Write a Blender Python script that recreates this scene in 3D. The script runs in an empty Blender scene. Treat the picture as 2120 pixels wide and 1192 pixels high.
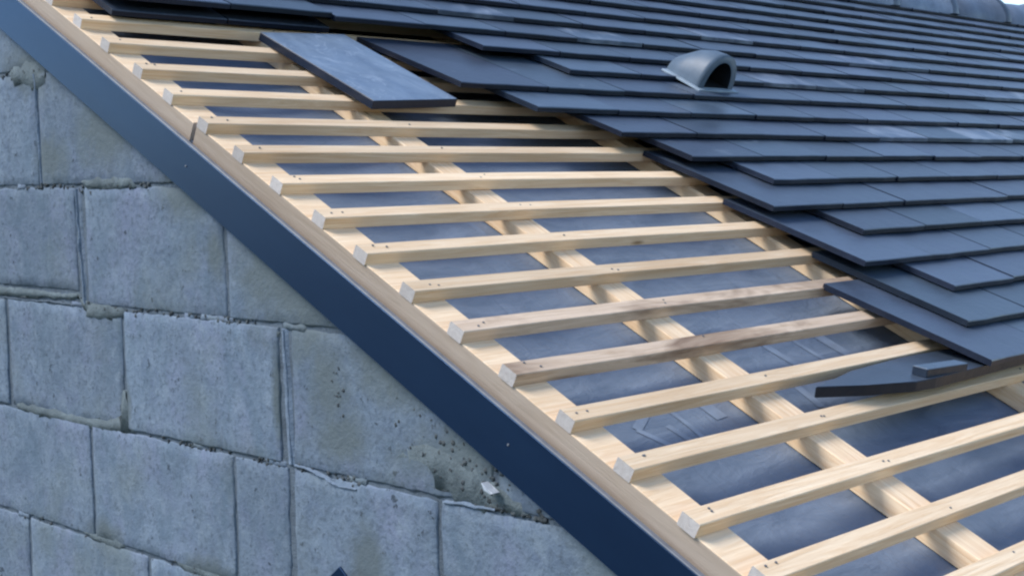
import bpy, bmesh, math, random
from mathutils import Vector, Matrix, noise
random.seed(7)
S = bpy.context.scene
COL = S.collection

# ------------------------------------------------------------------ camera
CAM = Vector((-1.29048, -2.44310, -0.34579))
YAW, PITCH, ROLL = 0.798632, -0.092974, -0.015355
FPX, PPX, PPY = 2916.24, 1078.41, 641.79        # in pixels of a 2120 x 1192 picture
TH = 0.469797                                   # roof pitch
G = 0.11                                        # batten gauge
cy, sy, cp, sp = math.cos(YAW), math.sin(YAW), math.cos(PITCH), math.sin(PITCH)
fwd = Vector((sy*cp, cy*cp, sp)); rt = Vector((cy, -sy, 0)); up = rt.cross(fwd)
r2 = rt*math.cos(ROLL) + up*math.sin(ROLL); u2 = -rt*math.sin(ROLL) + up*math.cos(ROLL)
cam = bpy.data.cameras.new('camera'); camo = bpy.data.objects.new('camera', cam); COL.objects.link(camo)
camo.matrix_world = Matrix(((r2.x, u2.x, -fwd.x, CAM.x), (r2.y, u2.y, -fwd.y, CAM.y), (r2.z, u2.z, -fwd.z, CAM.z), (0, 0, 0, 1)))
cam.sensor_width = 36; cam.lens = FPX/2120*36
cam.shift_x = -(PPX-1060)/2120; cam.shift_y = (PPY-596)/2120
cam.clip_start = 0.05; cam.clip_end = 2000
S.camera = camo

# ------------------------------------------------------------------ light
SUN_EL, SUN_AZ = math.radians(52), math.radians(-58)     # azimuth from +Y towards +X
w = bpy.data.worlds.new('World'); S.world = w; w.use_nodes = True
nt = w.node_tree; nt.nodes.clear()
sky = nt.nodes.new('ShaderNodeTexSky'); sky.sky_type = 'NISHITA'; sky.sun_disc = False
sky.sun_elevation = SUN_EL; sky.sun_rotation = SUN_AZ; sky.air_density = 1.0; sky.dust_density = 0.3; sky.ozone_density = 1.6
bg = nt.nodes.new('ShaderNodeBackground'); bg.inputs[1].default_value = 0.135
wo = nt.nodes.new('ShaderNodeOutputWorld')
nt.links.new(sky.outputs[0], bg.inputs[0]); nt.links.new(bg.outputs[0], wo.inputs[0])
sl = bpy.data.lights.new('sun', 'SUN'); sl.energy = 2.1; sl.angle = math.radians(25); sl.color = (1, .96, .91)
so = bpy.data.objects.new('sun', sl); COL.objects.link(so)
sd = Vector((math.sin(SUN_AZ)*math.cos(SUN_EL), math.cos(SUN_AZ)*math.cos(SUN_EL), math.sin(SUN_EL)))
so.rotation_euler = sd.to_track_quat('Z', 'Y').to_euler()
S.view_settings.view_transform = 'Standard'; S.view_settings.look = 'None'
S.view_settings.exposure = 1.0; S.view_settings.gamma = 1
S.view_settings.use_curve_mapping = False
S.cycles.pixel_filter_type = 'BLACKMAN_HARRIS'; S.cycles.filter_width = 2.3

# ------------------------------------------------------------------ helpers
def proj(P):
    d = P - CAM; z = d.dot(fwd)
    if z < .05: return None
    return (PPX + FPX*d.dot(r2)/z, PPY - FPX*d.dot(u2)/z)
ROOF = Matrix.Rotation(TH, 4, 'X')
def rp(u, v, n=0): return ROOF @ Vector((u, -v*G, n))        # v in gauges, down the slope

def tag(o, label=None, cat=None, group=None, kind=None):
    if label: o['label'] = label
    if cat: o['category'] = cat
    if group: o['group'] = group
    if kind: o['kind'] = kind
    return o
def empty(name, label, cat, loc=(0, 0, 0), rx=0, group=None):
    o = bpy.data.objects.new(name, None); COL.objects.link(o); o.empty_display_size = .1
    o.location = loc; o.rotation_euler = (rx, 0, 0)
    return tag(o, label, cat, group)
def obj(name, me, mat=None, parent=None, loc=(0, 0, 0), rot=(0, 0, 0)):
    o = bpy.data.objects.new(name, me); COL.objects.link(o)
    if mat and not me.materials: me.materials.append(mat)
    o.parent = parent; o.location = loc; o.rotation_euler = rot
    return o
def mesh(bm, name='m', smooth=False):
    me = bpy.data.meshes.new(name); bmesh.ops.recalc_face_normals(bm, faces=bm.faces)
    bm.to_mesh(me); bm.free()
    if smooth:
        for p in me.polygons: p.use_smooth = True
    return me
def addbox(bm, x0, x1, y0, y1, z0, z1):
    vs = [bm.verts.new((x, y, z)) for x in (x0, x1) for y in (y0, y1) for z in (z0, z1)]
    fs = [bm.faces.new([vs[i] for i in f]) for f in ((0, 1, 3, 2), (4, 6, 7, 5), (0, 4, 5, 1), (2, 3, 7, 6), (0, 2, 6, 4), (1, 5, 7, 3))]
    return vs
def boxmesh(x0, x1, y0, y1, z0, z1, bev=0, jit=0):
    bm = bmesh.new(); vs = addbox(bm, x0, x1, y0, y1, z0, z1)
    if jit:
        for v in vs: v.co += Vector([random.uniform(-jit, jit) for _ in range(3)])
    if bev: bmesh.ops.bevel(bm, geom=bm.edges[:], offset=bev, segments=1, affect='EDGES')
    return mesh(bm)
def prism(pts, z0, z1, bev=0):
    bm = bmesh.new(); lo = [bm.verts.new((x, y, z0)) for x, y in pts]; hi = [bm.verts.new((x, y, z1)) for x, y in pts]
    n = len(pts); bm.faces.new(lo[::-1]); bm.faces.new(hi)
    for i in range(n): bm.faces.new((lo[i], lo[(i+1) % n], hi[(i+1) % n], hi[i]))
    if bev: bmesh.ops.bevel(bm, geom=bm.edges[:], offset=bev, segments=1, affect='EDGES')
    return mesh(bm)

# ------------------------------------------------------------------ materials
class M:
    def __init__(s, name, rough=.7, spec=.5):
        s.m = bpy.data.materials.new(name); s.m.use_nodes = True
        s.nt = s.m.node_tree; s.b = s.nt.nodes['Principled BSDF']
        s.b.inputs['Roughness'].default_value = rough; s.b.inputs['Specular IOR Level'].default_value = spec
        tc = s.nt.nodes.new('ShaderNodeTexCoord'); oi = s.nt.nodes.new('ShaderNodeObjectInfo')
        s.rand = oi.outputs['Random']
        mul = s.nt.nodes.new('ShaderNodeVectorMath'); mul.operation = 'SCALE'; mul.inputs[0].default_value = (17.3, 9.1, 23.7)
        s.nt.links.new(s.rand, mul.inputs['Scale'])
        add = s.nt.nodes.new('ShaderNodeVectorMath'); add.operation = 'ADD'
        s.nt.links.new(tc.outputs['Object'], add.inputs[0]); s.nt.links.new(mul.outputs[0], add.inputs[1])
        s.co = add.outputs[0]; s.obj = tc.outputs['Object']
    def mapped(s, scale, co=None):
        mp = s.nt.nodes.new('ShaderNodeMapping'); mp.inputs['Scale'].default_value = scale
        s.nt.links.new(co or s.co, mp.inputs[0]); return mp.outputs[0]
    def noise(s, scale, detail=4, rough=.6, stretch=(1, 1, 1), dist=0, co=None):
        n = s.nt.nodes.new('ShaderNodeTexNoise'); n.inputs['Scale'].default_value = scale
        n.inputs['Detail'].default_value = detail; n.inputs['Roughness'].default_value = rough; n.inputs['Distortion'].default_value = dist
        s.nt.links.new(s.mapped(stretch, co), n.inputs['Vector']); return n.outputs['Fac']
    def voro(s, scale, stretch=(1, 1, 1)):
        n = s.nt.nodes.new('ShaderNodeTexVoronoi'); n.inputs['Scale'].default_value = scale
        s.nt.links.new(s.mapped(stretch), n.inputs['Vector']); return n.outputs['Distance']
    def ramp(s, fac, stops):
        r = s.nt.nodes.new('ShaderNodeValToRGB'); e = r.color_ramp.elements
        while len(e) < len(stops): e.new(.5)
        for el, (p, c) in zip(e, stops):
            el.position = p; el.color = (c, c, c, 1) if isinstance(c, (int, float)) else (*c, 1)
        s.nt.links.new(fac, r.inputs[0]); return r.outputs[0]
    def mix(s, a, b, fac, mode='MIX'):
        m = s.nt.nodes.new('ShaderNodeMix'); m.data_type = 'RGBA'; m.blend_type = mode
        for i, v in ((0, fac), (6, a), (7, b)):
            if isinstance(v, (int, float)): m.inputs[i].default_value = v
            elif isinstance(v, tuple): m.inputs[i].default_value = (*v, 1)
            else: s.nt.links.new(v, m.inputs[i])
        return m.outputs[2]
    def color(s, c):
        if isinstance(c, tuple): s.b.inputs['Base Color'].default_value = (*c, 1)
        else: s.nt.links.new(c, s.b.inputs['Base Color'])
    def rough(s, c): s.nt.links.new(c, s.b.inputs['Roughness'])
    def bump(s, h, dist=.002, strength=1):
        prev = s.b.inputs['Normal'].links[0].from_socket if s.b.inputs['Normal'].links else None
        b = s.nt.nodes.new('ShaderNodeBump'); b.inputs['Distance'].default_value = dist; b.inputs['Strength'].default_value = strength
        s.nt.links.new(h, b.inputs['Height'])
        if prev: s.nt.links.new(prev, b.inputs['Normal'])
        s.nt.links.new(b.outputs[0], s.b.inputs['Normal'])

def wood(name, light, dark, stain=None, stain_amt=(.62, .75)):
    m = M(name, .75, .25)
    g = m.noise(75, 6, .68, (.05, 1, 1), 1.8)
    c = m.mix(light, dark, m.ramp(g, [(.35, 0), (.8, 1)]))
    big = m.noise(9, 3, .5, (.35, 1, 1))
    c = m.mix(c, tuple(x*.8 for x in dark), m.ramp(big, [(.5, 0), (.85, .55)]))
    k = m.voro(3.2, (1, 4, 4))
    c = m.mix(c, (.22, .12, .05), m.ramp(k, [(0.02, .8), (.07, 0)]))
    v = m.nt.nodes.new('ShaderNodeMapRange'); v.inputs[3].default_value = .80; v.inputs[4].default_value = 1.08
    m.nt.links.new(m.rand, v.inputs[0])
    hs = m.nt.nodes.new('ShaderNodeHueSaturation'); m.nt.links.new(v.outputs[0], hs.inputs['Value']); m.nt.links.new(c, hs.inputs['Color'])
    c = hs.outputs[0]
    if stain:
        st = m.noise(7, 4, .65, (.5, 1.4, 2.5), .6)
        c = m.mix(c, stain, m.ramp(st, [(stain_amt[0]-.15, 0), (stain_amt[1]-.1, .85)]))
    m.color(c); m.bump(g, .0014, .8)
    return m.m
WOOD = wood('fresh_pine', (.86, .67, .46), (.62, .38, .19))
WOODE = wood('sawn_end_grain', (.50, .46, .43), (.38, .33, .30))
WOODG = wood('weathered_pine', (.74, .57, .42), (.48, .33, .21), (.17, .10, .06), (.62, .78))
WOODR = wood('dull_rail_pine', (.44, .35, .27), (.34, .26, .19), (.38, .31, .25), (.55, .8))

def slate(name, base, chalk=0, dust_sheen=(.66, .76)):
    m = M(name, .4, .6 if name != 'shaded_slate_edge' else .25)
    a = m.noise(14, 5, .65); f = m.noise(160, 3, .7)
    lo = tuple(x*.78 for x in base); hi = tuple(min(1, x*1.25) for x in base)
    c = m.mix(lo, hi, m.ramp(a, [(.3, 0), (.7, 1)]))
    c = m.mix(c, tuple(x*.7 for x in base), m.ramp(f, [(.5, 0), (.8, .5)]))
    v = m.nt.nodes.new('ShaderNodeMapRange'); v.inputs[3].default_value = .70; v.inputs[4].default_value = 1.3
    m.nt.links.new(m.rand, v.inputs[0])
    hs = m.nt.nodes.new('ShaderNodeHueSaturation')
    hr = m.nt.nodes.new('ShaderNodeTexWhiteNoise'); hr.noise_dimensions = '1D'; m.nt.links.new(m.rand, hr.inputs['W'])
    hm_ = m.nt.nodes.new('ShaderNodeMapRange'); hm_.inputs[3].default_value = .492; hm_.inputs[4].default_value = .512
    m.nt.links.new(hr.outputs['Value'], hm_.inputs[0]); m.nt.links.new(hm_.outputs[0], hs.inputs['Hue'])
    m.nt.links.new(v.outputs[0], hs.inputs['Value']); m.nt.links.new(c, hs.inputs['Color'])
    c = hs.outputs[0]
    pale = m.noise(5, 3, .6, (1, 1, 1), 1.2)
    c = m.mix(c, (.30, .34, .40), m.ramp(pale, [(dust_sheen[0], 0), (dust_sheen[1], .55)]))  # pale patches: dusty patina, and painted wet shine on some tiles
    if chalk:
        s1 = m.noise(6, 5, .7, (1.2, .6, 1), 2.5)
        c = m.mix(c, (.24, .30, .37), m.ramp(s1, [(.38, 0), (.72, .6)]))
        s2 = m.noise(11, 2, .5, (1, .7, 1), 2.0)
        c = m.mix(c, (.38, .44, .52), m.ramp(s2, [(.54, 0), (.56, .35), (.58, 0)]))
    m.color(c); m.rough(m.ramp(a, [(.2, .30), (.8, .44)])); m.bump(f, .0006, .6); m.bump(m.noise(38, 4, .6), .0016, .45); m.bump(a, .003, .4)
    return m.m
SLATE = slate('dark_slate', (.050, .070, .101), 0, (.66, .80))
EDGE = slate('shaded_slate_edge', (.011, .017, .030), 0, (.9, .95))  # near-black: shade of tile fronts and sides painted into the colour
SLATED = slate('wet_sheen_slate', (.055, .078, .115), 0, (.48, .68))  # pale patches paint the bright wet shine of some tiles into the colour
SLATEL = slate('chalky_slate', (.095, .135, .185), 1)
RIDGEM = slate('ridge_clay_slate', (.13, .165, .22))
RIDGEC = slate('ridge_collar', (.06, .08, .11))

def simple(name, c, r=.6, s=.4, n=30, d=.001, metal=0):
    m = M(name, r, s); f = m.noise(n, 4, .6)
    m.color(m.mix(tuple(x*.8 for x in c), tuple(min(1, x*1.15) for x in c), m.ramp(f, [(.3, 0), (.7, 1)])))
    m.b.inputs['Metallic'].default_value = metal
    m.bump(f, d, .5); return m.m
def navy():
    m = M('navy_painted_board', .3, .55)
    m.b.inputs['Specular Tint'].default_value = (.4, .65, 1, 1); m.b.inputs['Metallic'].default_value = .45
    f = m.noise(5, 4, .6, (1, .5, 2)); g = m.noise(90, 3, .6)
    m.color(m.mix((.008, .021, .056), (.011, .028, .070), m.ramp(f, [(.3, 0), (.7, 1)])))
    m.rough(m.ramp(g, [(.3, .29), (.7, .33)])); m.bump(f, .001, .15); return m.m
NAVY = navy()
LIP = simple('pale_metal_edge', (.15, .16, .18), .45, .5, 40)
NAIL = simple('grey_nail', (.10, .11, .12), .5, .5)
VENTM = simple('grey_blue_vent', (.085, .12, .16), .5, .5, 18, .002)
VENTL = simple('lead_flange', (.27, .33, .38), .5, .5, 18, .002)
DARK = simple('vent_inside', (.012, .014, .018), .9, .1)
PLAST = simple('white_plastic', (.36, .39, .43), .4)

def membrane():
    m = M('underlay_membrane', .55, .4)
    a = m.noise(7, 4, .6, (1, 2.5, 1), .5); f = m.noise(220, 2, .6)
    c = m.mix((.11, .148, .21), (.185, .228, .30), m.ramp(a, [(.3, 0), (.7, 1)]))
    w2 = m.noise(16, 4, .6, (1.6, .5, 1), 1.5); m.color(c); m.bump(f, .0005, .5); m.bump(a, .010, .7); m.bump(w2, .005, .6); return m.m
MEMB = membrane()
PRINT = simple('pale_print', (.195, .242, .32), .55, .4, 25)

def concrete(name, base):
    m = M(name, .92, .15)
    a = m.noise(5, 5, .65, dist=.4); f = m.noise(95, 4, .75); p = m.noise(38, 3, .7)
    c = m.mix(tuple(x*.84 for x in base), tuple(x*1.14 for x in base), m.ramp(a, [(.3, 0), (.7, 1)]))
    h2 = m.noise(17, 6, .75, dist=.8)
    c = m.mix(c, (base[0]*.70, base[1]*.72, base[2]*.80), m.ramp(h2, [(.46, 0), (.68, .75)]))
    hp = m.noise(8, 3, .6)
    c = m.mix(c, (base[0]*1.12, base[1]*1.0, base[2]*1.12), m.ramp(hp, [(.5, 0), (.7, .6)]))
    c = m.mix(c, tuple(x*.55 for x in base), m.ramp(f, [(.50, 0), (.66, .85)]))
    c = m.mix(c, tuple(x*.26 for x in base), m.ramp(p, [(.645, 0), (.69, .85)]))
    lt_ = m.noise(26, 5, .75)
    c = m.mix(c, (base[0]*1.35, base[1]*1.30, base[2]*1.22), m.ramp(lt_, [(.52, 0), (.70, .7)]))
    dk2 = m.noise(6.5, 6, .7, (1, 1.2, .7), 1.0)
    c = m.mix(c, (base[0]*.66, base[1]*.72, base[2]*.74), m.ramp(dk2, [(.50, 0), (.66, .7)]))
    v = m.nt.nodes.new('ShaderNodeMapRange'); v.inputs[3].default_value = .92; v.inputs[4].default_value = 1.08
    m.nt.links.new(m.rand, v.inputs[0])
    hs = m.nt.nodes.new('ShaderNodeHueSaturation'); m.nt.links.new(v.outputs[0], hs.inputs['Value']); m.nt.links.new(c, hs.inputs['Color'])
    # stains and mortar wash at fixed places on the wall
    blobs = None
    if name == 'grey_block':
        wob = m.noise(9, 5, .7, co=m.obj)
        for y0, z0, ry, rz in ((-.80, -.72, .075, .05), (-1.06, -.72, .13, .045), (-.68, -.49, .13, .12), (-.42, -.36, .10, .04), (-.95, -.62, .10, .05), (-1.10, -.70, .09, .07), (-.78, -.66, .05, .08), (.04, -.30, .07, .045), (-.49, -.46, .03, .06), (-.16, -.24, .10, .09),
                               (-.90, -.60, .07, .03), (.10, -.12, .12, .05), (-.44, -1.0, .07, .03), (-.1, -.99, .08, .03), (-.65, -.67, .016, .10), (-.86, -.93, .05, .07), (-.19, -.74, .02, .05)):
            sb = m.nt.nodes.new('ShaderNodeVectorMath'); sb.operation = 'SUBTRACT'; sb.inputs[1].default_value = (0, y0, z0+3.4)
            m.nt.links.new(m.obj, sb.inputs[0])
            dv_ = m.nt.nodes.new('ShaderNodeVectorMath'); dv_.operation = 'MULTIPLY'; dv_.inputs[1].default_value = (0, 1/ry, 1/rz)
            m.nt.links.new(sb.outputs[0], dv_.inputs[0])
            ln = m.nt.nodes.new('ShaderNodeVectorMath'); ln.operation = 'LENGTH'; m.nt.links.new(dv_.outputs[0], ln.inputs[0])
            if blobs is None: blobs = ln.outputs['Value']
            else:
                mn = m.nt.nodes.new('ShaderNodeMath'); mn.operation = 'MINIMUM'; m.nt.links.new(blobs, mn.inputs[0]); m.nt.links.new(ln.outputs['Value'], mn.inputs[1]); blobs = mn.outputs[0]
        ma = m.nt.nodes.new('ShaderNodeMath'); ma.operation = 'MULTIPLY_ADD'; ma.inputs[1].default_value = 2.6; m.nt.links.new(wob, ma.inputs[0]); m.nt.links.new(blobs, ma.inputs[2]); blobs = ma.outputs[0]
    # greenish mortar dust in soft patches
    g = m.noise(3.4, 4, .6)
    c = m.mix(hs.outputs[0], (base[0]*.92, base[1]*.86, base[2]*.66), m.ramp(g, [(.52, 0), (.7, .6)]))
    if blobs is not None:
        dk = m.nt.nodes.new('ShaderNodeMapRange'); dk.inputs[1].default_value = 2.55; dk.inputs[2].default_value = 1.75; m.nt.links.new(blobs, dk.inputs[0])
        c = m.mix(c, m.mix((.125, .150, .152), (.085, .108, .13), h2), dk.outputs[0])
    m.color(c); m.bump(f, .003, .7); m.bump(p, .004, .5); m.bump(h2, .002, .4); m.bump(a, .002, .5); return m.m
BLOCK = concrete('grey_block', (.142, .182, .232))
def mort(name, base):
    m = M(name, .95, .1)
    a = m.noise(16, 5, .7); f = m.noise(120, 4, .75)
    c = m.mix(tuple(x*.7 for x in base), tuple(x*1.2 for x in base), m.ramp(a, [(.3, 0), (.7, 1)]))
    c = m.mix(c, tuple(x*.4 for x in base), m.ramp(f, [(.56, 0), (.7, .6)]))
    m.color(c); m.bump(f, .004, .9); m.bump(a, .006, .6); return m.m
MORTAR = mort('recessed_mortar', (.105, .130, .158))
MORTARS = mort('smeared_mortar', (.12, .147, .158))
CRUMB = mort('dark_crumbs', (.075, .085, .09))
MORTARP = mort('pale_mortar', (.165, .21, .27))

# ------------------------------------------------------------------ setting
bm = bmesh.new(); R_ = 600
vs = [bm.verts.new(p) for p in ((-R_, -R_, 0), (R_, -R_, 0), (R_, R_, 0), (-R_, R_, 0))]; bm.faces.new(vs)
gm = simple('grass_ground', (.05, .06, .04), .95, .1, 3)
tag(obj('ground', mesh(bm), gm, None, (0, 0, -3.4)), kind='structure')

# ------------------------------------------------------------------ gable wall of concrete blocks
# wall face coordinates: y along the wall, z up; the sloping top follows the roof
cT, sT = math.cos(TH), math.sin(TH)
wall = empty('block_wall', 'grey concrete block gable wall with rough mortar joints below the navy board', 'wall', (0.004, 0, -3.4))
WZ = 3.4
def clip_top(bm, off=-.062):
    # keep the side where  -y*sin + z*cos < off
    bmesh.ops.bisect_plane(bm, geom=bm.verts[:]+bm.edges[:]+bm.faces[:], plane_co=Vector((0, -sT*off, cT*off + WZ)), plane_no=Vector((0, -sT, cT)), clear_outer=True)
def block(y0, y1, z0, z1, seed, proud=0):
    """front face is x = 0, body goes to +x; y0<y1"""
    def cuts(a, b):
        n = max(4, int((b-a)/.018)); e = .003
        return [a] + [a+e+(b-a-2*e)*i/n for i in range(n+1)] + [b]
    Y_, Z_ = cuts(y0, y1), cuts(z0, z1); ny, nz = len(Y_)-1, len(Z_)-1
    bm = bmesh.new(); grid = []
    for i in range(ny+1):
        row = []
        for j in range(nz+1):
            y, z = Y_[i], Z_[j]
            e = min(i, ny-i, j, nz-j)
            q = Vector((y*13, z*13, seed))
            x = .0012*noise.noise(q) - proud
            if e == 0:
                x += .0008 + .007*abs(noise.noise(Vector((y*55, z*55, seed+3))))**1.3
                if i in (0, ny): y += .004*noise.noise(Vector((seed, z*34, 1))) + .003*noise.noise(Vector((seed, z*110, 1)))
                if j in (0, nz): z += .004*noise.noise(Vector((seed, y*34, 5))) + .003*noise.noise(Vector((seed, y*110, 5)))
            row.append(bm.verts.new((x, y, z+WZ)))
        grid.append(row)
    for i in range(ny):
        for j in range(nz): bm.faces.new((grid[i][j], grid[i+1][j], grid[i+1][j+1], grid[i][j+1]))
    # sides
    ring = [grid[i][0] for i in range(ny+1)] + [grid[ny][j] for j in range(1, nz+1)] + [grid[i][nz] for i in range(ny-1, -1, -1)] + [grid[0][j] for j in range(nz-1, 0, -1)]
    back = [bm.verts.new((.09, v.co.y, v.co.z)) for v in ring]
    for i in range(len(ring)):
        k = (i+1) % len(ring); bm.faces.new((ring[i], ring[k], back[k], back[i]))
    clip_top(bm)
    if not bm.faces: bm.free(); return None
    return mesh(bm, smooth=True)
def pz(z): return z
rows = [  # z_top, z_bottom, [(joint y, width)...]
    (.0895, -.129, [(1.1, .012), (.62, .012), (.33, .01), (-.3, .01)]),
    (-.129, -.3476, [(1.45, .01), (1.0, .01), (.56, .01), (.089, .014), (-.38, .01)]),
    (-.3476, -.566, [(1.35, .01), (.88, .01), (.41, .01), (-.056, .036), (-.521, .010), (-.98, .01)]),
    (-.566, -.785, [(1.2, .01), (.72, .01), (.252, .012), (-.192, .009), (-.672, .034), (-1.13, .01), (-1.59, .01)]),
    (-.785, -1.003, [(1.3, .01), (.85, .01), (.40, .01), (-.062, .009), (-.524, .008), (-.678, .016), (-1.018, .009), (-1.48, .01), (-1.94, .01)]),
    (-1.003, -1.221, [(1.15, .01), (.68, .01), (.20, .009), (-.248, .010), (-.70, .01), (-1.15, .01), (-1.6, .01), (-2.06, .01)]),
    (-1.221, -1.44, [(1.0, .01), (.5, .01), (.05, .01), (-.41, .01), (-.87, .01), (-1.33, .01), (-1.8, .01), (-2.3, .01)]),
]
sd_ = 0
for r, (zt, zb, js) in enumerate(rows):
    ends = [(1.9, 0)] + js + [(-2.6, 0)]
    for (ya, wa), (yb, wb) in zip(ends, ends[1:]):
        sd_ += 1
        y1, y0 = ya-wa/2, yb+wb/2
        t, b = zt-.0035, zb+.0035
        if r == 2 and y0 > -.06 and y0 < .4: b = -.541                 # thick bed under this block
        if r == 3 and -.2 < y0 < .3 and y1 > .1: pass
        me = block(y0, y1, b, t, sd_*3.7, random.uniform(0, .0015))
        if me: obj('block', me, BLOCK, wall)
# lower part of the wall, out of the picture
obj('lower_masonry', boxmesh(.001, .09, -2.6, 1.9, 0, WZ-1.4435), BLOCK, wall)
bm = bmesh.new(); addbox(bm, .0024, .085, -2.6, 1.9, .2, WZ+.09); clip_top(bm)
obj('mortar', mesh(bm), MORTAR, wall)
# mortar smears, fins and crusts squeezed out of the joints
def smear(pts, h, mat, seed, name='mortar_smear', rag=.006):
    """pts: outline in (y,z); raised irregular patch"""
    P = []
    n = len(pts)
    for i in range(n):
        a, b = Vector(pts[i]), Vector(pts[(i+1) % n])
        k = max(2, int((b-a).length/.012))
        for j in range(k):
            q = a.lerp(b, j/k); q += Vector((noise.noise(Vector((q.x*45, q.y*45, seed))), noise.noise(Vector((q.x*45, q.y*45, seed+9)))))*rag
            P.append(q)
    bm = bmesh.new()
    lo = [bm.verts.new((.006, q.x, q.y+WZ)) for q in P]
    c = sum(P, Vector((0, 0)))/len(P)
    mid = []
    for q in P:
        d = (c-q); L = d.length
        q2 = q + d*min(.45, .005/max(L, .001))
        mid.append(bm.verts.new((-h*random.uniform(.6, 1.1), q2.x, q2.y+WZ)))
    for i in range(len(P)):
        k = (i+1) % len(P); bm.faces.new((lo[i], lo[k], mid[k], mid[i]))
    f = bm.faces.new(mid)
    bmesh.ops.triangulate(bm, faces=[f])
    clip_top(bm)
    o = obj(name, mesh(bm, smooth=True), mat, wall); return o
def strip(pts, wd, h, mat, seed, name='mortar_fin', rag=.003):
    """narrow raised ridge along a polyline of (y,z)"""
    Q = []
    for a, b in zip(pts, pts[1:]):
        a, b = Vector(a), Vector(b); k = max(2, int((b-a).length/.012))
        for j in range(k): Q.append(a.lerp(b, j/k))
    Q.append(Vector(pts[-1]))
    bm = bmesh.new(); prev = None
    for i, q in enumerate(Q):
        t = (Q[min(i+1, len(Q)-1)]-Q[max(i-1, 0)]).normalized(); nn = Vector((-t.y, t.x))
        q = q + nn*noise.noise(Vector((q.x*40, q.y*40, seed)))*rag
        ww = wd*(.55+.5*abs(noise.noise(Vector((q.x*30, q.y*30, seed+4)))))
        hh = h*(.5+1.0*abs(noise.noise(Vector((q.x*50, q.y*50, seed+7)))))
        ring = [bm.verts.new((x, p.x, p.y+WZ)) for x, p in ((.0075, q-nn*ww), (-hh*.6, q-nn*ww*.45), (-hh, q), (-hh*.6, q+nn*ww*.45), (.0075, q+nn*ww))]
        if prev:
            for a in range(4): bm.faces.new((prev[a], prev[a+1], ring[a+1], ring[a]))
        prev = ring
    clip_top(bm)
    return obj(name, mesh(bm, smooth=True), mat, wall)
strip([(-.047, -.352), (-.052, -.45), (-.062, -.563)], .006, .006, MORTARP, 1)
strip([(-.054, -.350), (-.055, -.45), (-.058, -.565)], .021, -.001, BLOCK, 2, rag=.002)
random.seed(21)
for i in range(34):            # places where the joint was rubbed flush with the block faces
    zt, zb, js = random.choice(rows[1:6])
    if random.random() < .45:
        y = random.choice(js)[0]; z = random.uniform(zb+.03, zt-.03); l = random.uniform(.015, .05)
        if abs(y+.056) < .01 or abs(y+.672) < .01: continue
        smear([(y+.007, z), (y+.006, z+l), (y-.006, z+l*.9), (y-.007, z-.004)], .0002, BLOCK, 50+i, 'rubbed_joint', .004)
    else:
        y = random.uniform(-1.2, .4); l = random.uniform(.02, .07)
        smear([(y, zb+.007), (y-l, zb+.006), (y-l, zb-.007), (y+.004, zb-.006)], .0002, BLOCK, 50+i, 'rubbed_joint', .004)
strip([(.094, -.135), (.084, -.34)], .006, .004, MORTARP, 3)
strip([(-.671, -.570), (-.675, -.68), (-.680, -.782)], .021, .0022, MORTARP, 4, rag=.002)
strip([(-.672, -.572), (-.678, -.68), (-.682, -.78)], .005, .005, MORTARP, 41)
strip([(-.69, -.782), (-.74, -.785), (-.80, -.80), (-.84, -.797)], .006, .006, MORTARP, 5)
strip([(-1.03, -.788), (-1.08, -.785), (-1.13, -.784)], .006, .005, MORTARP, 6)
strip([(.27, -.5675), (.1, -.566), (-.05, -.567)], .004, .001, MORTAR, 12)
smear([(.29, -.545), (-.045, -.546), (-.06, -.575), (-.16, -.592), (-.17, -.568), (-.055, -.555), (-.03, -.556), (.29, -.565)], .0006, MORTARS, 7)
smear([(-.065, -.566), (-.12, -.560), (-.195, -.566), (-.20, -.580), (-.15, -.585), (-.10, -.592), (-.06, -.585)], .0012, MORTARS, 8)
smear([(.235, -.776), (.10, -.774), (-.02, -.778), (-.13, -.774), (-.178, -.758), (-.188, -.71), (-.197, -.71), (-.208, -.76), (-.222, -.787), (-.1, -.796), (.08, -.797), (.23, -.79)], .0006, MORTARS, 9)
smear([(-.93, -.735), (-.99, -.71), (-1.06, -.72), (-1.13, -.75), (-1.20, -.783), (-1.12, -.79), (-1.04, -.78), (-.97, -.765)], .0006, MORTARS, 13, rag=.014)
smear([(-.01, -.998), (-.12, -.990), (-.17, -1.0), (-.15, -1.013), (-.06, -1.012)], .0008, MORTARS, 14)
smear([(-.33, -.993), (-.42, -.990), (-.50, -1.0), (-.44, -1.016), (-.36, -1.012)], .0008, MORTARS, 15)
smear([(.20, -.125), (.10, -.105), (.03, -.12), (.05, -.16), (.10, -.165), (.18, -.15)], .0012, MORTARS, 16, rag=.012)
smear([(-.06, -.338), (-.15, -.330), (-.25, -.335), (-.26, -.35), (-.16, -.356), (-.08, -.352)], .0015, MORTARS, 19, rag=.01)
smear([(-.88, -.93), (-.93, -.92), (-.97, -.95), (-.96, -1.02), (-.9, -1.02)], .0005, BLOCK, 21, rag=.012)
smear([(-.74, -.80), (-.80, -.812), (-.85, -.802), (-.86, -.85), (-.84, -.90), (-.80, -.86)], .0008, BLOCK, 22, rag=.012)
smear([(-.53, -.575), (-.60, -.57), (-.66, -.575), (-.655, -.59), (-.58, -.585)], .0008, MORTARS, 23)
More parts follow.
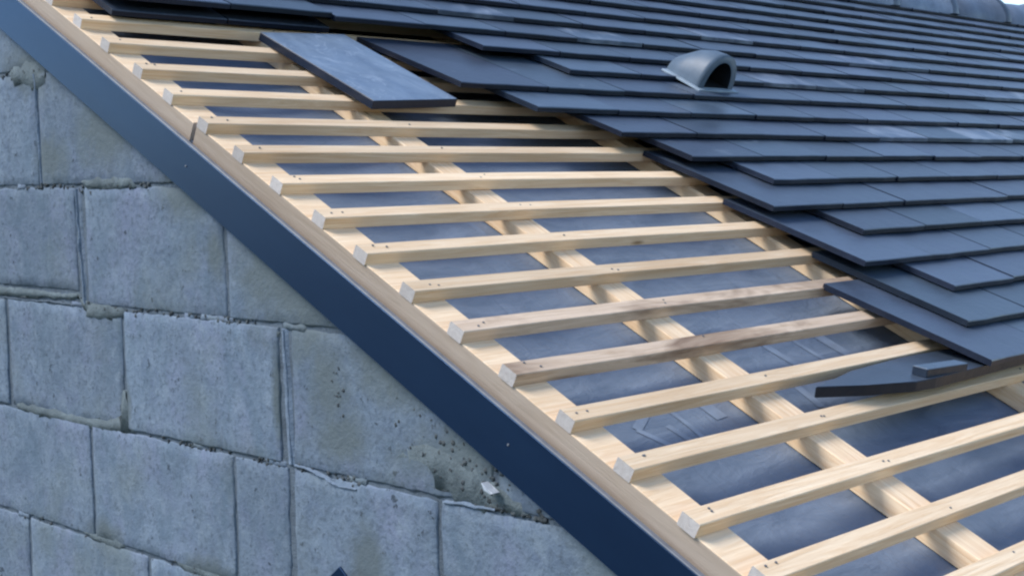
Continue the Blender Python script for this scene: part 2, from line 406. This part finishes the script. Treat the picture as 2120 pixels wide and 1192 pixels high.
# loose aggregate stuck under the board and chips along the beds
def lump(rad, seed):
    bm = bmesh.new(); bmesh.ops.create_icosphere(bm, subdivisions=1, radius=rad)
    for v in bm.verts: v.co *= 1+.45*noise.noise(v.co*60+Vector((seed, 0, 0))); v.co.x *= .55
    return mesh(bm, smooth=True)
lumps = [lump(r_, i*3.1) for i, r_ in enumerate((.0022, .0034, .0046, .006))]
random.seed(11)
bmL = bmesh.new()
def addlump(y, z, k):
    me = lumps[k]; off = len(bmL.verts)
    vsn = [bmL.verts.new((v.co.x+random.uniform(-.001, .002), v.co.y+y, v.co.z+z+WZ)) for v in me.vertices]
    for p in me.polygons: bmL.faces.new([vsn[i] for i in p.vertices])
for i in range(95):
    t = random.random(); y = -.93-.30*t; off = random.uniform(-.215, -.135)
    z = (off + y*sT)/cT
    addlump(y, max(z, -.784), random.choice((0, 0, 1, 1, 2)))
for zb, ya, yb, n in ((-.3476, .15, -.3, 60), (-.566, -.05, -.62, 60), (-.785, -.25, -.65, 40), (-.129, .3, .0, 30), (-.785, -.69, -.86, 26), (-1.003, .25, -.5, 24)):
    for i in range(n): addlump(random.uniform(yb, ya), zb+random.gauss(0, .004), random.choice((0, 0, 0, 1, 1, 2)))
for i in range(14): addlump(-.805+random.gauss(0, .008), -.62-random.uniform(0, .075), random.choice((0, 0, 1)))
tag(obj('mortar_crumbs', mesh(bmL, smooth=True), CRUMB, wall), kind='stuff')

# ------------------------------------------------------------------ navy verge board
V0, V1 = -7.4, 24
def slopebox(x0, x1, v0, v1, n0, n1, bev=.001, jit=0): return boxmesh(x0, x1, -v1*G, -v0*G, n0, n1, bev, jit)
barge = empty('verge_board', 'smooth navy blue verge board running down the gable above the block wall', 'board', (0, 0, 0), TH)
obj('board', slopebox(-.0145, -.0075, V0, V1, -.124, -.0475, .0012), NAVY, barge)
obj('edge_trim', slopebox(-.0153, -.0072, V0, V1, -.0472, -.0450, .0006), LIP, barge)
def screw(parent, u, v, n):
    bm = bmesh.new(); bmesh.ops.create_cone(bm, cap_ends=True, segments=10, radius1=.0020, radius2=.0015, depth=.0016, matrix=Matrix.Rotation(-math.pi/2, 4, 'Y'))
    return obj('screw', mesh(bm), LIP, parent, (u, -v*G, n))
for v in (12.35, 4.9, 19.5, -2.5): screw(barge, -.0152, v, -.082)

# ------------------------------------------------------------------ timber frame: counter battens, rail, battens
frame = empty('batten_frame', 'pale pine batten lattice nailed over the blue underlay on the open roof strip', 'roof frame', (0, 0, 0), TH)
BT, BW, CT = .0194, .0292, .0296
def timber(name, u0, u1, v0, v1, n0, n1, mat, seg=1, parent=frame, bow=0, seed=0, along='v'):
    """long timber with slight bow, grain along its length (built along local x)"""
    L = (v1-v0)*G if along == 'v' else (u1-u0)
    W = (u1-u0) if along == 'v' else (v1-v0)*G
    n = max(1, int(L/.25)); H = n1-n0; b = .0012
    prof = [(-W/2+b, -H/2), (W/2-b, -H/2), (W/2, -H/2+b), (W/2, H/2-b), (W/2-b, H/2), (-W/2+b, H/2), (-W/2, H/2-b), (-W/2, -H/2+b)]
    bm = bmesh.new(); rings = []
    for i in range(n+1):
        x = L*i/n
        dy = bow*noise.noise(Vector((x*1.3, seed, 0))); dz = bow*.35*noise.noise(Vector((x*1.1, seed, 7)))
        sc = 1+.02*noise.noise(Vector((x*4, seed, 3)))
        rings.append([bm.verts.new((x, y*sc+dy, z+dz)) for y, z in prof])
    for a, c in zip(rings, rings[1:]):
        for k in range(8): bm.faces.new((a[k], a[(k+1) % 8], c[(k+1) % 8], c[k]))
    bm.faces.new(rings[0]); bm.faces.new(rings[-1])
    me = mesh(bm); me.materials.append(mat); me.materials.append(WOODE)
    for p_ in me.polygons:
        if abs(p_.normal.x) > .9: p_.material_index = 1
    if along == 'v': return obj(name, me, mat, parent, ((u0+u1)/2, -v0*G, (n0+n1)/2), (0, 0, -math.pi/2))
    return obj(name, me, mat, parent, (u0, -(v0+v1)/2*G, (n0+n1)/2))
cb = [.0, .3965, 1.02, 1.62, 2.22, 2.82, 3.42, 4.02, 4.62, 5.22, 5.82]
r1 = timber('verge_rail', .002, .0633, V0, 4.62, -BT-.036, -BT, WOODR, seed=1)
r2_ = timber('verge_rail', .002, .0633, 4.72, V1, -BT-.036, -BT, WOODR, seed=2)
for o in (r1, r2_): o['label'] = 'wide pine rail carrying the batten ends beside the navy board'
# lighter pine top skin of the rail lies between the battens (the rail's outer face is darker)
for v0, v1 in ((V0, 4.62), (4.72, V1)):
    obj('rail_cap', slopebox(.0026, .0638, v0+.01, v1-.01, -BT-.004, -BT+.0006, .0004), WOOD, r1 if v1 < 5 else r2_)
for o_ in COL.objects:
    if o_.name.startswith('rail_cap'):
        p_ = o_.parent; o_.matrix_parent_inverse = (Matrix.Translation(p_.location) @ Matrix.Rotation(-math.pi/2, 4, 'Z')).inverted()
for i, u in enumerate(cb[1:]):
    timber('counter_batten', u, u+.057, V0, V1, -BT-CT, -BT, WOOD, bow=.002, seed=10+i)
nail_me = None
bm = bmesh.new(); bmesh.ops.create_cone(bm, cap_ends=True, segments=8, radius1=.0019, radius2=.0017, depth=.0012); nail_me = mesh(bm)
random.seed(5)
for k in range(-6, 25):
    weath = k in (11, 12)
    dv = random.uniform(-.02, .02)
    u0 = random.uniform(-.002, .003)
    o = timber('batten', u0, 6.4, k+dv-BW/G, k+dv, -BT, 0, WOODG if weath else WOOD, bow=.004, seed=k*5.3+.7, along='u')
    o.rotation_euler[2] = random.uniform(-.0009, .0009)
    if weath: o['label'] = 'greyish batten with brown water stains'
    if -1 <= k <= 19:
        for u in (cb[0]+.02, cb[1]+.028, cb[2]+.028):
            for q in range(random.choice((1, 2, 2))):
                obj('nail', nail_me, NAIL, o, (u-u0+.008+random.uniform(-.01, .012)+q*.014, random.uniform(-.008, .008), BT/2+.0005))

# ------------------------------------------------------------------ membrane
bm = bmesh.new(); grid = []
us = [i*.0285 for i in range(0, 226)]; vv = [V0+.2+i*.25 for i in range(int((V1-V0)/.25))]
cbs = [.03]+[c+.028 for c in cb[1:]]
for u in us:
    row = []
    dmin = min(abs(u-c) for c in cbs)
    sag = min(1, max(0, dmin-.03)/.12)
    for v in vv:
        n = -BT-CT-.0012 - sag*(.007+.006*noise.noise(Vector((u*2.2, v*.5, 0)))+.003*noise.noise(Vector((u*9, v*1.3, 3))))
        row.append(bm.verts.new((.003+u, -v*G, n)))
    grid.append(row)
for a, b in zip(grid, grid[1:]):
    for j in range(len(vv)-1): bm.faces.new((a[j], a[j+1], b[j+1], b[j]))
memb = mesh(bm, smooth=True)
mo = empty('underlay_sheet', 'blue grey roofing underlay sagging between the counter battens', 'membrane', (0, 0, 0), TH)
obj('sheet', memb, MEMB, mo)
def sheet_n(u, v):
    dmin = min(abs(u-.003-c) for c in cbs); sag = min(1, max(0, dmin-.03)/.12); u = u-.003
    return -BT-CT-.0012 - sag*(.007+.006*noise.noise(Vector((u*2.2, v*.5, 0)))+.003*noise.noise(Vector((u*9, v*1.3, 3))))
def stroke(pts, wd):
    Q = []
    for a, b in zip(pts, pts[1:]):
        for j in range(8): Q.append(Vector(a).lerp(Vector(b), j/8))
    Q.append(Vector(pts[-1])); bm = bmesh.new(); prev = None
    for i, q in enumerate(Q):
        t = (Q[min(i+1, len(Q)-1)]-Q[max(i-1, 0)]); t = Vector((t.x, t.y*G)).normalized(); nn = Vector((-t.y, t.x))*wd
        r = []
        for s_ in (-1, 1):
            u, v = q.x+nn.x*s_, q.y+nn.y*s_/G
            r.append(bm.verts.new((u, -v*G, sheet_n(u, v)+.001)))
        if prev: bm.faces.new((prev[0], prev[1], r[1], r[0]))
        prev = r
    obj('printed_mark', mesh(bm), PRINT, mo)
stroke([(.655, 11.2), (.665, 12.35)], .010); stroke([(.74, 11.2), (.755, 12.4)], .006)
stroke([(.82, 11.2), (.83, 12.3)], .016); stroke([(.60, 12.2), (.58, 13.2)], .010)
stroke([(.17, 12.85), (.25, 12.45), (.33, 12.5)], .007); stroke([(.17, 12.85), (.20, 13.3), (.24, 13.3), (.23, 12.9)], .006)
stroke([(.27, 12.4), (.265, 13.3)], .005); stroke([(.34, 12.4), (.345, 13.0)], .014)
stroke([(.50, 12.2), (.50, 13.1)], .010)

# ------------------------------------------------------------------ slate tiles
T, N0, L, W = .0108, .0495, .338, .250
A = math.atan((T+.0034)/G)
def tile_mesh(wd, seed):
    random.seed(seed)
    ny = 4; bm = bmesh.new(); x0, x1 = .0015, wd-.0015
    rings = []
    for i in range(5):
        x = x0+(x1-x0)*i/4
        tail = -L + random.uniform(-.0014, .0014)
        rings.append((x, tail, random.uniform(-.0004, .0004)))
    top = [(bm.verts.new((x, 0, T)), bm.verts.new((x, -L*.6, T+d)), bm.verts.new((x, t+.0016, T+d)), bm.verts.new((x, t, T-.0018))) for x, t, d in rings]
    bot = [(bm.verts.new((x, 0, 0)), bm.verts.new((x, t, 0))) for x, t, d in rings]
    for i in range(4):
        a, b = top[i], top[i+1]
        for k in range(3): bm.faces.new((a[k], a[k+1], b[k+1], b[k]))
        bm.faces.new((a[3], bot[i][1], bot[i+1][1], b[3])); bm.faces.new((a[0], b[0], bot[i+1][0], bot[i][0]))
        bm.faces.new((bot[i][0], bot[i+1][0], bot[i+1][1], bot[i][1]))
    for i in (0, 4): bm.faces.new((top[i][0], top[i][1], top[i][2], top[i][3], bot[i][1], bot[i][0]))
    return mesh(bm)
tm = [tile_mesh(W, i) for i in range(6)]
hm = [tile_mesh(W/2, 20+i) for i in range(2)]
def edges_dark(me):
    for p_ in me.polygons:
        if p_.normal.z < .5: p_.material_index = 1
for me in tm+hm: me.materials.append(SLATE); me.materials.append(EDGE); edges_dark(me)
sheen_me = tm[2].copy(); sheen_me.materials.clear(); sheen_me.materials.append(SLATED); sheen_me.materials.append(EDGE)
troof = empty('slate_roof', 'dark blue grey slate tile covering climbing in stepped courses to the ridge', 'tiled roof', (0, 0, 0), TH)
left = {14: .885, 13: 1.00, 12: 1.135, 11: .985, 10: 1.145, 9: .98, 8: 1.13, 7: .985, 6: .885, 5: .745, 4: .632, 3: 1.06, 2: .885}
random.seed(3)
cand = []
for K in range(-6, 15):
    start = .885 if K % 2 == 0 else .99
    if K in left:
        u = left[K]; first = True
    else:
        u = .055 if K % 2 else .06
    items = []
    if K not in left and K % 2 == 0: items.append((u, .125, 0)); u = .187
    if K == 3: items.append((u, W, 0)); u = 1.06+W+.002
    while u < 6.2: items.append((u, W, 1)); u += W + random.uniform(-.0005, .0008)
    for u, wd, _ in items:
        p = proj(rp(u+wd/2, K-.5, N0)); c = rp(u+wd/2, K-.5, N0)
        inside = p and -60 < p[0] < 2180 and -30 < p[1] < 1220
        cand.append(((c-CAM).length, K, u, wd, inside))
for u in (.062, .313):
    c = rp(u+.12, .2, 0); cand.append(((c-CAM).length, 'under', u, W, True))
cand.sort(key=lambda c: (not c[4], c[0]))
stuff = []
R1 = Matrix.Rotation(-A, 4, 'X')
cnt = 0
for dist, K, u, wd, inside in cand:
    dn = random.uniform(0, .0012); dv = random.uniform(-.022, .022); rz = random.uniform(-.003, .003)
    if K == 1 and u < .48: dn += .004; dv -= .05
    if K == 'under':       # added tile layer flat on the battens, fills the gap to block light
        obj('roof_tile', tm[0], None, troof, (u, -(.92*G)+L, .0005+.004), (-.012, 0, 0)); cnt += 1; continue
    tail = Vector((0, -(K+.03+dv)*G, N0+dn))
    rot = Matrix.Rotation(rz, 4, 'Z') @ Matrix.Rotation(-A+random.uniform(-.002, .002), 4, 'X')
    org = tail - (rot @ Vector((0, -L, T)))
    loc = (u, org.y, org.z)
    me = random.choice(tm if wd > .2 else hm)
    if inside and cnt < 300:
        o = obj('roof_tile', me, None, troof, loc, rot.to_euler()); cnt += 1
        pc = proj(rp(u+wd/2, K-.5, N0))
        if any(abs(pc[0]-a) < 75 and abs(pc[1]-b) < 11 for a, b in ((1670, 158), (1830, 120), (990, 12), (1900, 262), (2080, 190), (1200, 62), (1480, 62), (2070, 262))):
            o.data = sheen_me; o['label'] = 'paler tile with wet shine painted into its colour'
    else: stuff.append((me, Matrix.Translation(loc) @ rot))
print('tiles as parts', cnt, 'stuff', len(stuff))
V, F = [], []
for me, mt in stuff:
    o = len(V); V += [mt @ v.co for v in me.vertices]; F += [tuple(i+o for i in p.vertices) for p in me.polygons]
me = bpy.data.meshes.new('m'); me.from_pydata(V, [], F); me.update()
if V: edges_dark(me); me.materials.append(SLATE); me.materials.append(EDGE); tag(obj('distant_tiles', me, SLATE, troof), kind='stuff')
# far slope of the roof, behind the ridge
VR = -7.15
apex = ROOF @ Vector((0, -VR*G, 0))
bm = bmesh.new()
for i in range(28):
    y0 = apex.y + .02 + i*G*cT; z0 = apex.z + .03 - i*G*sT
    addbox(bm, .0, 6.2, y0, y0+G*cT+.03, z0-G*sT-.02, z0-G*sT+.006)
me = mesh(bm); ob = obj('far_slope_tiles', me, SLATE, troof); ob.matrix_parent_inverse = ROOF.inverted(); tag(ob, kind='stuff')

# ridge tiles
ridge = empty('ridge', 'row of rounded grey blue ridge tiles along the top of the roof against the sky', 'ridge', (0, apex.y, apex.z))
def ridge_mesh():
    bm = bmesh.new(); nseg = 14; prev = None
    st = [(0, .112, .012), (.2, .122, .012), (.43, .127, .012), (.436, .142, .018), (.485, .146, .018), (.503, .136, .012)]
    rings = []
    for x, r, t in st:
        rings.append([bm.verts.new((x, r*1.02*math.cos(a), r*.95*math.sin(a)-.062)) for a in [math.pi*(j/nseg) for j in range(nseg+1)]])
    inner = [[bm.verts.new((x, (r-.014)*math.cos(a), (r-.014)*.95*math.sin(a)-.062)) for a in [math.pi*(j/nseg) for j in range(nseg+1)]] for x, r in ((0, .112), (.503, .128))]
    for a, b in zip(rings, rings[1:]):
        for j in range(nseg): bm.faces.new((a[j], a[j+1], b[j+1], b[j]))
    for j in range(nseg):
        bm.faces.new((rings[0][j], inner[0][j], inner[0][j+1], rings[0][j+1]))
        bm.faces.new((rings[-1][j], rings[-1][j+1], inner[1][j+1], inner[1][j]))
        bm.faces.new((inner[0][j], inner[1][j], inner[1][j+1], inner[0][j+1]))
    return mesh(bm, smooth=True)
rm = ridge_mesh(); rm.materials.append(RIDGEM); rm.materials.append(RIDGEC)
for p_ in rm.polygons:
    if p_.center.x > .434: p_.material_index = 1
for i in range(13): obj('ridge_tile', rm, None, ridge, (i*.515-.02, random.uniform(-.002, .002), .052), (0, random.uniform(-.004, .006), 0))
obj('ridge_bed', boxmesh(0, 6.2, -.085, .085, -.06, .0), MORTARS, ridge)

# ------------------------------------------------------------------ vent cowl
vent = empty('roof_vent', 'small arched grey vent cowl with a dark mouth standing on the slate courses', 'vent', rp(1.522, 3.60, N0-.006), TH-A*0)
def cowl(r_w, r_h, shrink=1.0):
    ns = 16; out = []
    for t in (0, .15, .4, .7, 1):
        yy = .005 + t*.15                    # up the slope
        wv = r_w*(1-.30*t)*shrink; hv = r_h*(1-.72*t**1.3)*shrink
        out.append((yy, wv, hv))
    return out
def cowl_mesh(r_w, r_h, th):
    ns = 18; bm = bmesh.new(); O, I = [], []
    for t in (0, .12, .35, .65, 1):
        yy = t*.115; wv = r_w*(1-.12*t); hv = r_h*(1-.50*t**2.4)
        def ring(dw): return [bm.verts.new(((wv-dw)*math.cos(a)*(abs(math.cos(a))**.0), yy, max(0, (hv-dw))*math.sin(a)**.85)) for a in [math.pi*j/ns for j in range(ns+1)]]
        O.append(ring(0)); I.append(ring(th))
    for a, b in zip(O, O[1:]):
        for j in range(ns): bm.faces.new((a[j], a[j+1], b[j+1], b[j]))
    for j in range(ns): bm.faces.new((O[0][j], I[0][j], I[0][j+1], O[0][j+1]))
    bm.faces.new(O[-1])
    me = mesh(bm, smooth=True)
    bm2 = bmesh.new()
    vs_ = [[bm2.verts.new(v) for v in r] for r in [[(x, y, z) for x, y, z in [((r_w*(1-.12*t)-th)*math.cos(a), t*.115, max(0, r_h*(1-.50*t**2.4)-th)*math.sin(a)**.85) for a in [math.pi*j/ns for j in range(ns+1)]]] for t in (0, .3, .6)]]
    for a, b in zip(vs_, vs_[1:]):
        for j in range(ns): bm2.faces.new((a[j], b[j], b[j+1], a[j+1]))
    bm2.faces.new(vs_[-1])
    return me, mesh(bm2)
ce, ci = cowl_mesh(.068, .091, .019)
obj('hood', ce, VENTM, vent); obj('mouth', ci, DARK, vent); obj('mouth_floor', boxmesh(-.052, .052, .004, .085, .0057, .0075, 0), DARK, vent)
obj('flange', boxmesh(-.080, .080, -.014, .114, .0005, .0055, .001), VENTL, vent)

# ------------------------------------------------------------------ loose tiles
def place(o, u, v, n, rx=0, ry=0, rz=0):
    o.matrix_world = ROOF @ Matrix.Translation((u, -v*G, n)) @ Matrix.Rotation(rz, 4, 'Z') @ Matrix.Rotation(rx, 4, 'X') @ Matrix.Rotation(ry, 4, 'Y')
lme = prism([(0, 0), (.222, 0), (.224, -.340), (-.002, -.340)][::-1], 0, .017, .0012)
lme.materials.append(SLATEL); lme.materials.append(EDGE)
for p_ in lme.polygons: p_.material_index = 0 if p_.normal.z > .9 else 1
lt = obj('loose_tile', lme)
place(lt, .352, 1.42, .001, rx=-.022, rz=.085, ry=-.01)
tag(lt, 'single loose slate with chalky swirls lying across the open battens left of the lowest steps', 'tile')
# broken slate lying on a batten under the lowest course
def uvp(pts, u0, v0): return [(u-u0, -(v-v0)*G) for u, v in pts]
bs = obj('broken_slate', prism(uvp([(.47, 13.50), (.62, 13.22), (.80, 13.10), (1.15, 13.2), (1.16, 13.95), (.72, 14.05), (.665, 14.02), (.56, 13.78)], .5, 13.6), 0, .017, .0012), SLATE)
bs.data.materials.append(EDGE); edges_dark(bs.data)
place(bs, .5, 13.6, .004, rx=-.31)
tag(bs, 'broken dark slate wedged on a batten below the lowest tile corner', 'slate')
bp = obj('slate_offcut', prism([(0, 0), (.125, .002), (.128, -.022), (.002, -.026)][::-1], 0, .015, .001), SLATE)
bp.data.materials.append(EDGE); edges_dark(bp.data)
place(bp, .700, 13.70, .0250, rx=-.31, rz=-.07)
tag(bp, 'short slate offcut resting on top of the broken slate', 'slate')

# ------------------------------------------------------------------ bits on the wall
bm = bmesh.new()
addbox(bm, -.012, .02, -.021, .021, -.004, .004); 
hk = obj('plastic_chip', prism([(-.010, -.002), (.0, .004), (.013, .001), (.016, -.003), (.004, -.001)], -.010, .004, .0006), PLAST)
bm.free()
hk.matrix_world = Matrix.Translation((-.004, -1.128, -.752)) @ Matrix(((0, 0, 1, 0), (-.85, .5, 0, 0), (-.5, -.85, 0, 0), (0, 0, 0, 1)))
tag(hk, 'small white plastic chip poking out of the mortar under the navy board', 'chip')
cr = obj('metal_offcut', prism([(0, 0), (.075, .062), (.16, .0), (.16, -.35), (.0, -.35)][::-1], 0, .004, .0006), NAVY)
cr.matrix_world = Matrix.Translation((-.020, -.752, -.973)) @ Matrix(((0, 0, -1, 0), (-1, 0, 0, 0), (0, 1, 0, 0), (0, 0, 0, 1)))
tag(cr, 'dark blue corner of a metal sheet leaning against the block wall', 'sheet')
